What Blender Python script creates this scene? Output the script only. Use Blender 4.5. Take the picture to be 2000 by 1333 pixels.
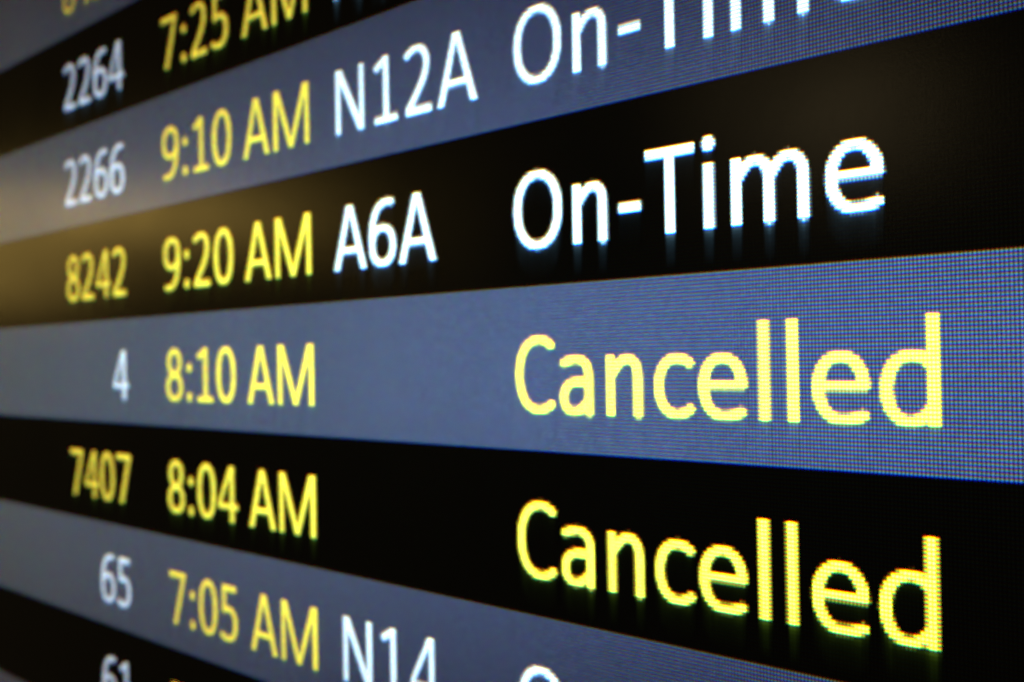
# Close-up of an airport departures display, seen obliquely: an LCD panel whose rows are
# alternately slate blue and black, with flight numbers, times, gates and states lit in pixels.
import bpy, math
import numpy as np

for o in list(bpy.data.objects):
    bpy.data.objects.remove(o)

PX = 0.00065            # one LCD pixel, metres
ROW = 49                # pixels per table row
BASE_Z = 1.75           # height of the panel's reference line above the floor, metres

sc = bpy.context.scene

# ------------------------------------------------------------------ camera
# panel coordinates: X right, Y down, Z into the wall (all in LCD pixels)
def P(X, Y, Z=0.0):
    return (X * PX, Z * PX, BASE_Z - Y * PX)

cam_d = bpy.data.cameras.new("camera")
cam = bpy.data.objects.new("camera", cam_d)
sc.collection.objects.link(cam)
sc.camera = cam
F, RX, RY, RZ = 2.4006096511, -0.0126954653, 0.8459145403, -0.0171168585
T = np.array([7.3396412868, -212.4781010214, 363.3241536419])
cx, sx, cy, sy, cz, sz = math.cos(RX), math.sin(RX), math.cos(RY), math.sin(RY), math.cos(RZ), math.sin(RZ)
Rm = np.array([[cz, -sz, 0], [sz, cz, 0], [0, 0, 1.]]) @ np.array([[1., 0, 0], [0, cx, -sx], [0, sx, cx]]) @ np.array([[cy, 0, sy], [0, 1., 0], [-sy, 0, cy]])
pos = -Rm.T @ T
def dirv(v):
    return (v[0], v[2], -v[1])
right, down, fwd = dirv(Rm[0]), dirv(Rm[1]), dirv(Rm[2])
import mathutils
M = mathutils.Matrix(((right[0], -down[0], -fwd[0]), (right[1], -down[1], -fwd[1]), (right[2], -down[2], -fwd[2]))).to_4x4()
M.translation = P(*pos)
cam.matrix_world = M
cam_d.sensor_width = 36.0
cam_d.lens = F * 18.0
cam_d.clip_start = 0.01
cam_d.clip_end = 100.0
cam_d.dof.use_dof = True
cam_d.dof.focus_distance = 0.186
cam_d.dof.aperture_fstop = 21.0

sc.cycles.pixel_filter_type = 'BLACKMAN_HARRIS'
sc.cycles.use_denoising = True
sc.cycles.filter_width = 3.7         # the phone lens resolves no finer than this

# ------------------------------------------------------------------ world: a dim, warm hall around the panel
w = bpy.data.worlds.new("World")
sc.world = w
w.use_nodes = True
bg = w.node_tree.nodes["Background"]
bg.inputs[0].default_value = (1.0, 0.72, 0.34, 1)
bg.inputs[1].default_value = 0.016

# ------------------------------------------------------------------ lamps of the hall (they show as soft reflections in the panel)
def lamp(name, loc, target, size, power, color):
    d = bpy.data.lights.new(name, 'AREA')
    d.shape = 'ELLIPSE'
    d.size, d.size_y = size
    d.energy = power
    d.color = color
    o = bpy.data.objects.new(name, d)
    sc.collection.objects.link(o)
    o.location = loc
    v = mathutils.Vector(target) - mathutils.Vector(loc)
    o.rotation_euler = v.to_track_quat('-Z', 'Y').to_euler()
    return o
def mirrored(X, Y, t):
    """a point t metres along the mirror direction of the sight line that meets the panel at (X, Y)"""
    d = np.array([X, Y, 0.]) - pos
    d /= np.linalg.norm(d)
    return (X * PX + d[0] * t, -d[2] * t, BASE_Z - Y * PX - d[1] * t)
WARM = (1.0, 0.64, 0.15)
lamp("hall_lamp", mirrored(-500, 148, 1.5), P(-400, 150), (0.34, 0.19), 0.155, WARM)
lamp("hall_lamp.001", mirrored(-225, 152, 1.5), P(-200, 150), (0.46, 0.07), 0.17, WARM)
lamp("hall_lamp.002", mirrored(98, 160, 1.5), P(60, 160), (0.24, 0.12), 0.085, (1.0, 0.74, 0.36))

# ------------------------------------------------------------------ exposure
sc.view_settings.view_transform = 'Standard'
sc.view_settings.look = 'None'
sc.view_settings.exposure = 0.0
sc.view_settings.gamma = 1.0

# ------------------------------------------------------------------ materials
DIM_FALL, DIM_RISE = (0.1, 2.0, 5.4), (11, 12.3, 10.5)
LIT_FALL, LIT_RISE = (7.6, 8.7, 8.6), (7, 7.3, 7)
def lcd_material(name, colour, text=False):
    """LCD glass: every pixel is three stacked bars (red, green, blue from the top), wider the
    brighter the pixel is driven, under an anti-glare front that reflects the hall softly."""
    m = bpy.data.materials.new(name)
    m.use_nodes = True
    nt = m.node_tree
    N, L = nt.nodes, nt.links
    bs = N["Principled BSDF"]
    bs.inputs["Base Color"].default_value = (0.012, 0.012, 0.013, 1)
    bs.inputs["Roughness"].default_value = 0.19
    bs.inputs["IOR"].default_value = 1.5
    def math_(op, a, b=None, clamp=False):
        n = N.new("ShaderNodeMath"); n.operation = op; n.use_clamp = clamp
        for i, v in enumerate((a, b)):
            if v is None: continue
            if isinstance(v, (int, float)): n.inputs[i].default_value = v
            else: L.new(v, n.inputs[i])
        return n.outputs[0]
    tc = N.new("ShaderNodeTexCoord")
    sp = N.new("ShaderNodeSeparateXYZ")
    L.new(tc.outputs["Object"], sp.inputs[0])
    u = math_('FRACT', math_('ADD', math_('DIVIDE', sp.outputs[0], PX), 4000.0))
    v = math_('FRACT', math_('ADD', math_('DIVIDE', math_('MULTIPLY', sp.outputs[2], -1.0), PX), 4000.0))
    if text:
        at = N.new("ShaderNodeAttribute"); at.attribute_name = "pixel_colour"
        sc_ = N.new("ShaderNodeSeparateColor")
        L.new(at.outputs["Color"], sc_.inputs[0])
    sb_ = N.new("ShaderNodeSeparateColor")
    rgb = N.new("ShaderNodeRGB"); rgb.outputs[0].default_value = (*colour, 1)
    L.new(rgb.outputs[0], sb_.inputs[0])
    du = math_('ABSOLUTE', math_('SUBTRACT', u, 0.5))
    # the backlight films send light mostly straight out of the panel and to its near side, less to
    # steep sides; bright levels lose contrast there sooner than dim ones, and blue sooner than red; DIM_RISE also paints the lens's corner darkening into the rows
    geo = N.new("ShaderNodeNewGeometry")
    dt = N.new("ShaderNodeVectorMath"); dt.operation = 'DOT_PRODUCT'
    L.new(geo.outputs["Incoming"], dt.inputs[0]); dt.inputs[1].default_value = (0.6, -0.8, 0.0)
    si = N.new("ShaderNodeSeparateXYZ"); L.new(geo.outputs["Incoming"], si.inputs[0])
    el = math_('SUBTRACT', 1.0, math_('MULTIPLY', si.outputs[2], si.outputs[2]))
    side = math_('MAXIMUM', dt.outputs["Value"], 0.05)
    cb = N.new("ShaderNodeCombineColor")
    if text:
        lk = N.new("ShaderNodeAttribute"); lk.attribute_name = "painted_streak"
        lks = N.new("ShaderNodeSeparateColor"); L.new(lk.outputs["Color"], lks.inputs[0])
    for k in range(3):
        lvl = math_('MULTIPLY', sb_.outputs[k], math_('MULTIPLY', math_('POWER', side, DIM_FALL[k]), math_('POWER', el, DIM_RISE[k])))
        if text:
            bright = math_('MULTIPLY', sc_.outputs[k], math_('MULTIPLY', math_('POWER', side, LIT_FALL[k]), math_('POWER', el, LIT_RISE[k])))
            lvl = math_('ADD', math_('MULTIPLY', lvl, math_('SUBTRACT', 1.0, at.outputs["Alpha"])), bright)
        drive = math_('MULTIPLY', lvl, 0.7, True)          # the brighter, the wider the lit aperture
        hw = math_('ADD', math_('MULTIPLY', drive, 0.28), 0.22)
        hmask = math_('MULTIPLY', math_('SUBTRACT', math_('ADD', hw, 0.03), du), 12.0, True)
        dv = math_('ABSOLUTE', math_('SUBTRACT', v, (0.22, 0.47, 0.74)[k]))
        vh = math_('ADD', math_('MULTIPLY', drive, 0.17), 0.12)
        vmask = math_('MULTIPLY', math_('SUBTRACT', math_('ADD', vh, 0.04), dv), 12.5, True)
        fill = math_('MULTIPLY', math_('MULTIPLY', hw, 2.0), math_('MULTIPLY', vh, 2.0))
        e = math_('DIVIDE', math_('MULTIPLY', math_('MULTIPLY', hmask, vmask), lvl), fill)
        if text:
            e = math_('ADD', e, lks.outputs[k])  # smear below the letters, painted in as unmasked emission
        L.new(e, cb.inputs[k])
    L.new(cb.outputs[0], bs.inputs["Emission Color"])
    # no panel is quite even: cloudy patches of the backlight, and single pixels a little weak or strong
    mura = N.new("ShaderNodeTexNoise"); mura.inputs["Scale"].default_value = 14; mura.inputs["Detail"].default_value = 3
    L.new(tc.outputs["Object"], mura.inputs["Vector"])
    cell = N.new("ShaderNodeVectorMath"); cell.operation = 'SNAP'
    L.new(tc.outputs["Object"], cell.inputs[0]); cell.inputs[1].default_value = (PX, 1.0, PX)
    wn = N.new("ShaderNodeTexWhiteNoise"); wn.noise_dimensions = '3D'
    L.new(cell.outputs[0], wn.inputs["Vector"])
    even = math_('ADD', math_('MULTIPLY', mura.outputs["Fac"], 0.30), math_('MULTIPLY', wn.outputs["Value"], 0.22))
    L.new(math_('ADD', even, 0.74), bs.inputs["Emission Strength"])
    # finger grease and dust: the front is a little rougher in places
    gr = N.new("ShaderNodeTexNoise"); gr.inputs["Scale"].default_value = 9; gr.inputs["Detail"].default_value = 5; gr.inputs["Distortion"].default_value = 0.8
    L.new(tc.outputs["Object"], gr.inputs["Vector"])
    mr = N.new("ShaderNodeMapRange"); mr.inputs[1].default_value = 0.3; mr.inputs[2].default_value = 0.7
    mr.inputs[3].default_value = 0.15; mr.inputs[4].default_value = 0.24
    L.new(gr.outputs["Fac"], mr.inputs[0]); L.new(mr.outputs[0], bs.inputs["Roughness"])
    # fine anti-glare etching
    nz = N.new("ShaderNodeTexNoise"); nz.inputs["Scale"].default_value = 3500; nz.inputs["Detail"].default_value = 2
    L.new(tc.outputs["Object"], nz.inputs["Vector"])
    bp = N.new("ShaderNodeBump"); bp.inputs["Strength"].default_value = 0.25; bp.inputs["Distance"].default_value = 0.00005
    L.new(nz.outputs["Fac"], bp.inputs["Height"]); L.new(bp.outputs[0], bs.inputs["Normal"])
    return m

BLUE = (0.084, 0.138, 0.305)
BLACK = (0.0006, 0.0009, 0.0008)
WHITE = (3.0, 4.3, 5.2)
YELLOW = (3.9, 3.6, 0.36)
mat_blue = lcd_material("lit_blue_lcd", BLUE)
mat_black = lcd_material("dark_lcd", BLACK)
mat_text_blue = lcd_material("lit_text_on_blue_lcd", BLUE, True)
mat_text_black = lcd_material("lit_text_on_black_lcd", BLACK, True)

def simple(name, col, rough, noise=0.0):
    m = bpy.data.materials.new(name); m.use_nodes = True
    N, L = m.node_tree.nodes, m.node_tree.links
    bs = N["Principled BSDF"]; bs.inputs["Base Color"].default_value = (*col, 1)
    nz = N.new("ShaderNodeTexNoise"); nz.inputs["Scale"].default_value = 900
    mr = N.new("ShaderNodeMapRange"); mr.inputs[3].default_value = rough - .08; mr.inputs[4].default_value = rough + .08
    L.new(nz.outputs["Fac"], mr.inputs[0]); L.new(mr.outputs[0], bs.inputs["Roughness"])
    return m
mat_case = simple("black_plastic", (0.02, 0.02, 0.021), 0.45)
mat_metal = simple("dark_metal", (0.06, 0.06, 0.062), 0.5)

# ------------------------------------------------------------------ lettering: outlines in 1/2048 em, y up, baseline 0
VW, HW = 88.0, 72.0        # half widths of upright and level strokes
def arc(cx, cy, rx, ry, a0, a1, n=28, e=2.25):
    r = []
    for i in range(n + 1):
        a = math.radians(a0 + (a1 - a0) * i / n)
        c, s = math.cos(a), math.sin(a)
        r.append((cx + rx * math.copysign(abs(c) ** (2 / e), c), cy + ry * math.copysign(abs(s) ** (2 / e), s)))
    return r
def bez(*p, n=14):
    """chained cubic Beziers: p0 c c p1 c c p2 ..."""
    r = [p[0]]
    for k in range(0, len(p) - 1, 3):
        a, b, c, d = p[k:k + 4]
        for i in range(1, n + 1):
            t = i / n; s = 1 - t
            r.append(tuple(s**3 * a[j] + 3*s*s*t * b[j] + 3*s*t*t * c[j] + t**3 * d[j] for j in (0, 1)))
    return r
S = lambda pts, k=1.0: ('s', pts, k)
R = lambda x0, y0, x1, y1: ('r', (x0, y0, x1, y1))
D = lambda x, y, r: ('d', (x, y, r))
six = [S(bez((862, 1205), (560, 1290), (165, 1130), (165, 560)) + []), S(arc(522, 400, 345, 342, 0, 360))]
six[0] = S(bez((850, 1216), (700, 1262), (480, 1240), (350, 1100), (220, 960), (168, 760), (168, 460)))
G = {
 '0': (1038, [S(arc(519, 645, 354, 588, 0, 360))]),
 '1': (1038, [R(466, 60, 640, 1296), R(170, 0, 915, 140), S([(186, 1052), (560, 1246)])]),
 '2': (1038, [S(bez((140, 1120), (300, 1226), (420, 1235), (475, 1235), (660, 1235), (770, 1120), (770, 950), (770, 700), (600, 520), (190, 100))), R(120, 0, 905, 146)]),
 '4': (1038, [('p', [(600, 1290), (800, 1290), (800, 1190), (700, 1190), (215, 440), (215, 300), (62, 300), (62, 425)]), R(62, 296, 985, 436), R(628, 0, 800, 1290)]),
 '5': (1038, [R(195, 1146, 840, 1290), R(195, 640, 345, 1290), S(bez((225, 712), (330, 745), (420, 745), (460, 745), (690, 745), (805, 620), (805, 410), (805, 190), (660, 58), (440, 58), (330, 58), (230, 80), (145, 135)))]),
 '6': (1038, six),
 '7': (1038, [R(95, 1144, 940, 1290), ('p', [(752, 1144), (940, 1144), (940, 1200), (480, 0), (290, 0)])]),
 '8': (1038, [S(arc(519, 955, 288, 278, 0, 360, e=2.1)), S(arc(519, 345, 350, 290, 0, 360, e=2.1))]),
 ':': (548, [D(274, 108, 118), D(274, 820, 118)]),
 ' ': (463, []),
 '-': (627, [R(78, 404, 549, 548)]),
 'A': (1185, [('p', [(28, 0), (210, 0), (592, 1110), (975, 0), (1160, 0), (695, 1296), (490, 1296)]), R(250, 322, 935, 460)]),
 'M': (1751, [R(165, 0, 325, 1290), R(1426, 0, 1586, 1290), ('p', [(165, 1290), (392, 1290), (876, 195), (1360, 1290), (1586, 1290), (1490, 1165), (950, 0), (800, 0), (262, 1165)])]),
 'N': (1322, [R(165, 0, 328, 1290), R(994, 0, 1157, 1290), ('p', [(165, 1290), (385, 1290), (1085, 130), (1157, 0), (955, 0), (235, 1165)])]),
 'O': (1356, [S(arc(678, 645, 496, 592, 0, 360, e=2.15))]),
 'T': (998, [R(18, 1144, 980, 1290), R(412, 0, 586, 1290)]),
 'n': (1076, [R(165, 0, 335, 952), S(bez((262, 640), (390, 800), (490, 892), (600, 892), (760, 892), (826, 780), (826, 590), (826, 400), (826, 200), (826, 0)))]),
 'i': (470, [R(149, 0, 321, 952), D(235, 1236, 116)]),
 'm': (1636, [R(165, 0, 335, 952), S(bez((262, 640), (390, 800), (470, 892), (580, 892), (730, 892), (818, 780), (818, 590), (818, 400), (818, 200), (818, 0))),
              S(bez((818, 610), (950, 800), (1030, 892), (1140, 892), (1290, 892), (1386, 780), (1386, 590), (1386, 400), (1386, 200), (1386, 0)))]),
 'e': (1019, [S(arc(518, 474, 348, 416, -2, 278, e=2.15) + bez((560, 60), (680, 58), (780, 80), (872, 122))[1:]), R(150, 436, 925, 560)]),
 'C': (1092, [S(bez((985, 1120), (880, 1200), (780, 1232), (690, 1232), (370, 1232), (188, 1000), (188, 640), (188, 280), (370, 62), (670, 62), (780, 62), (885, 95), (985, 170)))]),
 'c': (866, [S(bez((792, 806), (700, 868), (620, 892), (540, 892), (320, 892), (176, 730), (176, 476), (176, 210), (310, 60), (530, 60), (630, 60), (715, 92), (796, 152)))]),
 'a': (981, [S(bez((160, 826), (270, 876), (370, 894), (450, 894), (660, 894), (745, 800), (745, 610), (745, 400), (745, 200), (745, 0))), 
             S(bez((745, 534), (540, 534), (500, 540), (440, 530), (270, 510), (172, 420), (172, 270), (172, 130), (260, 56), (400, 56), (540, 56), (650, 130), (745, 250)))]),
 'l': (470, [R(149, 0, 321, 1409)]),
 'd': (1076, [R(740, 0, 911, 1409), S(bez((826, 750), (740, 840), (650, 890), (550, 890), (320, 890), (176, 730), (176, 460), (176, 200), (300, 58), (500, 58), (630, 58), (740, 130), (826, 250)))]),
}
def flip(shape):
    return ('s', [(1038 - x, 1290 - y) for x, y in shape[1]], shape[2])
G['9'] = (1038, [flip(s) for s in six])

def inside(shapes, X, Y):
    """which of the sample points lie in the glyph"""
    hit = np.zeros(X.shape, bool)
    for s in shapes:
        if s[0] == 'r':
            x0, y0, x1, y1 = s[1]
            hit |= (X >= x0) & (X <= x1) & (Y >= y0) & (Y <= y1)
        elif s[0] == 'd':
            x, y, r = s[1]
            hit |= (X - x) ** 2 + (Y - y) ** 2 <= r * r
        elif s[0] == 'p':
            c = np.zeros(X.shape, bool)
            pts = s[1]
            for i in range(len(pts)):
                (xa, ya), (xb, yb) = pts[i - 1], pts[i]
                if ya == yb: continue
                c ^= ((ya > Y) != (yb > Y)) & (X < (xb - xa) * (Y - ya) / (yb - ya) + xa)
            hit |= c
        else:
            q = VW / HW
            pts = s[1]; h = VW * s[2]
            for i in range(1, len(pts)):
                ax, ay = pts[i - 1][0], pts[i - 1][1] * q
                bx, by = pts[i][0], pts[i][1] * q
                dx, dy = bx - ax, by - ay
                l2 = dx * dx + dy * dy
                if l2 == 0: continue
                t = ((X - ax) * dx + (Y * q - ay) * dy) / l2
                d2 = (X - ax - t * dx) ** 2 + (Y * q - ay - t * dy) ** 2
                hit |= (t >= 0) & (t <= 1) & (d2 <= h * h)
                if i < len(pts) - 1:
                    hit |= (X - bx) ** 2 + (Y * q - by) ** 2 <= h * h
    return hit

EM = 36.4
SS = 6
cache = {}
def coverage(ch, fx):
    """coverage of each LCD pixel by a glyph whose origin lies fx pixels right of a pixel edge"""
    key = (ch, round(fx, 2))
    if key in cache: return cache[key]
    adv, shapes = G[ch]
    wpx = int(adv * EM / 2048) + 4
    top, bot = 28, 3
    xs = (np.arange(wpx * SS) + .5) / SS - 1 - fx
    ys = top - (np.arange((top + bot) * SS) + .5) / SS
    X, Y = np.meshgrid(xs * 2048 / EM, ys * 2048 / EM)
    c = inside(shapes, X, Y).reshape(top + bot, SS, wpx, SS).mean((1, 3))
    cache[key] = c
    return c

def text_pixels(text, x, baseline, stretch=0.0):
    """{(column, row): coverage} of a text; x is the left origin in pixels"""
    px = {}
    for k, ch in enumerate(text):
        fx = x - math.floor(x)
        c = coverage(ch, fx)
        for r, q in zip(*np.nonzero(c > 0.02)):
            key = (int(math.floor(x)) - 1 + int(q), baseline - 28 + int(r))
            px[key] = min(1.0, px.get(key, 0) + float(c[r, q]))
        x += G[ch][0] * EM / 2048 * (1 + stretch)
    return px
def text_width(text):
    return sum(G[c][0] for c in text) * EM / 2048

# ------------------------------------------------------------------ the display
root = bpy.data.objects.new("departures_display", None)
sc.collection.objects.link(root)
root.location = (0, 0, BASE_Z)
root["label"] = "large flat departures screen with slate blue and black rows of white and yellow lettering"
root["category"] = "display screen"

def mesh_object(name, verts, faces, mat, parent, label=None, colours=None, streak_glow=None):
    me = bpy.data.meshes.new(name)
    me.from_pydata(verts, [], faces)
    me.materials.append(mat)
    if colours is not None:
        a = me.attributes.new("pixel_colour", 'FLOAT_COLOR', 'FACE')
        a.data.foreach_set("color", np.array(colours, np.float32).ravel())
    if streak_glow is not None:
        a = me.attributes.new("painted_streak", 'FLOAT_COLOR', 'FACE')
        a.data.foreach_set("color", np.array(streak_glow, np.float32).ravel())
    me.update()
    o = bpy.data.objects.new(name, me)
    sc.collection.objects.link(o)
    o.parent = parent
    if label: o["label"] = label
    return o
def V(X, Y, Z=0.0):
    return (X * PX, Z * PX, -Y * PX)

X0, X1 = -640, 330            # left and right ends of the lit area
K0, K1 = -4, 13               # first and last+1 table row

def box(x0, x1, y0, y1, z0, z1):
    """x0..x1 right, y0..y1 down, z0..z1 into the wall"""
    v = [V(x, y, z) for x in (x0, x1) for y in (y0, y1) for z in (z0, z1)]
    f = [(0, 1, 3, 2), (4, 6, 7, 5), (0, 4, 5, 1), (2, 3, 7, 6), (0, 2, 6, 4), (1, 5, 7, 3)]
    return v, f

rows = {}
for k in range(K0, K1):
    light = k % 2 == 0
    o = mesh_object("table_row", [V(X0, k * ROW), V(X1, k * ROW), V(X1, (k + 1) * ROW), V(X0, (k + 1) * ROW)], [(0, 3, 2, 1)],
                    mat_blue if light else mat_black, root,
                    "slate blue row of the screen" if light else "black row of the screen")
    rows[k] = o

BASELINE = 38                 # pixel row of the baseline inside a table row
def entry(k, name, text, colour, x, stretch=0.0, label=None, right=False):
    if right: x -= text_width(text)
    px = text_pixels(text, x, k * ROW + BASELINE, stretch)
    px = {q: c ** 2.2 for q, c in px.items()}          # edges are blended in display values, not in light
    # camera smear and fringe painted as glow below letters, stronger under longer lit columns
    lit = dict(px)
    streak = {}
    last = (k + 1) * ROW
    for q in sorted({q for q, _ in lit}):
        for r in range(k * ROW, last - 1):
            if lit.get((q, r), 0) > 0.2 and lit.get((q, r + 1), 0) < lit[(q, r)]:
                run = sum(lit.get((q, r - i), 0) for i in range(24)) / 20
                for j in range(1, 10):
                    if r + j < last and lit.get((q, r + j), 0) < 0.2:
                        streak[(q, r + j)] = max(streak.get((q, r + j), 0), run * (0.024 * (1 - j / 10) ** 1.3 + 0.11 * math.exp(1.3 - 1.3 * j)))
    streak_colour = (0.35, 0.8, 1.15) if colour is WHITE else (0.24, 0.48, 0.03)
    verts, faces, cols, streak_glow = [], [], [], []
    for q, r in sorted(set(px) | set(streak)):
        c, g = px.get((q, r), 0.0), streak.get((q, r), 0.0)
        n = len(verts)
        verts += [V(q, r, -0.1), V(q + 1, r, -0.1), V(q + 1, r + 1, -0.1), V(q, r + 1, -0.1)]
        faces.append((n, n + 3, n + 2, n + 1))
        cols.append([t * c for t in colour] + [c])
        streak_glow.append([t * g for t in streak_colour] + [1.0])
    return mesh_object(name, verts, faces, mat_text_blue if k % 2 == 0 else mat_text_black, rows[k], label, cols, streak_glow)

XF, XT, XG, XS = -286.0, -249.9, -114.3, -17.0
W_, Y_ = WHITE, YELLOW
def flight(k, t, c, dx=0.0): entry(k, "flight_number", t, c, XF + dx, label=f"{'white' if c is W_ else 'yellow'} flight number {t}", right=True)
def dep(k, t, dx=0.0, st=0.0): entry(k, "departure_time", t, Y_, XT + dx, st, label=f"yellow time {t}")
def gate(k, t, dx=0.0, st=0.0): entry(k, "gate_number", t, W_, XG + dx, st, label=f"white gate number {t}")
def status(k, t, c, dx=0.0, st=0.0): entry(k, "flight_status", t, c, XS + dx, st, label=f"{'white' if c is W_ else 'yellow'} lettering {t}")

flight(0, "8422", Y_, -2)
flight(1, "2264", W_, -2.1); dep(1, "7:25 AM", -1.2); gate(1, "N12", 1.0)
flight(2, "2266", W_, -2.3); dep(2, "9:10 AM", -1.2); gate(2, "N12A", 1.1, 0.022); status(2, "On-Time", W_, 1.8, 0.008)
flight(3, "8242", Y_, -1.1); dep(3, "9:20 AM", -1.1); gate(3, "A6A", 1.1); status(3, "On-Time", W_, 0.8, 0.009)
flight(4, "4", W_, -1.0); dep(4, "8:10 AM", -0.1, -0.005); status(4, "Cancelled", Y_, 0.4)
flight(5, "7407", Y_, 0.5); dep(5, "8:04 AM", 0.2, -0.01); status(5, "Cancelled", Y_, 0.0, -0.008)
flight(6, "65", W_); dep(6, "7:05 AM", 0.2, -0.01); gate(6, "N14", 0.7); status(6, "On-Time", W_, -1.0)
flight(7, "61", W_, 0.3); dep(7, "7:05 AM", 0.8)

# bezel: four strips butted at the corners, standing 6 px proud of the glass; housing behind
Ya, Yb = K0 * ROW, K1 * ROW
B = 28
for x0, x1, y0, y1 in ((X0 - B, X1 + B, Ya - B, Ya), (X0 - B, X1 + B, Yb, Yb + B), (X0 - B, X0, Ya, Yb), (X1, X1 + B, Ya, Yb)):
    v, f = box(x0, x1, y0, y1, -6, 12)
    o = mesh_object("bezel", v, f, mat_case, root)
    bv = o.modifiers.new("edge", 'BEVEL'); bv.width = 0.0012; bv.segments = 2
v, f = box(X0 - B + 4, X1 + B - 4, Ya - B + 4, Yb + B - 4, 12.5, 110)
o = mesh_object("housing", v, f, mat_metal, root)
bv = o.modifiers.new("edge", 'BEVEL'); bv.width = 0.004; bv.segments = 3
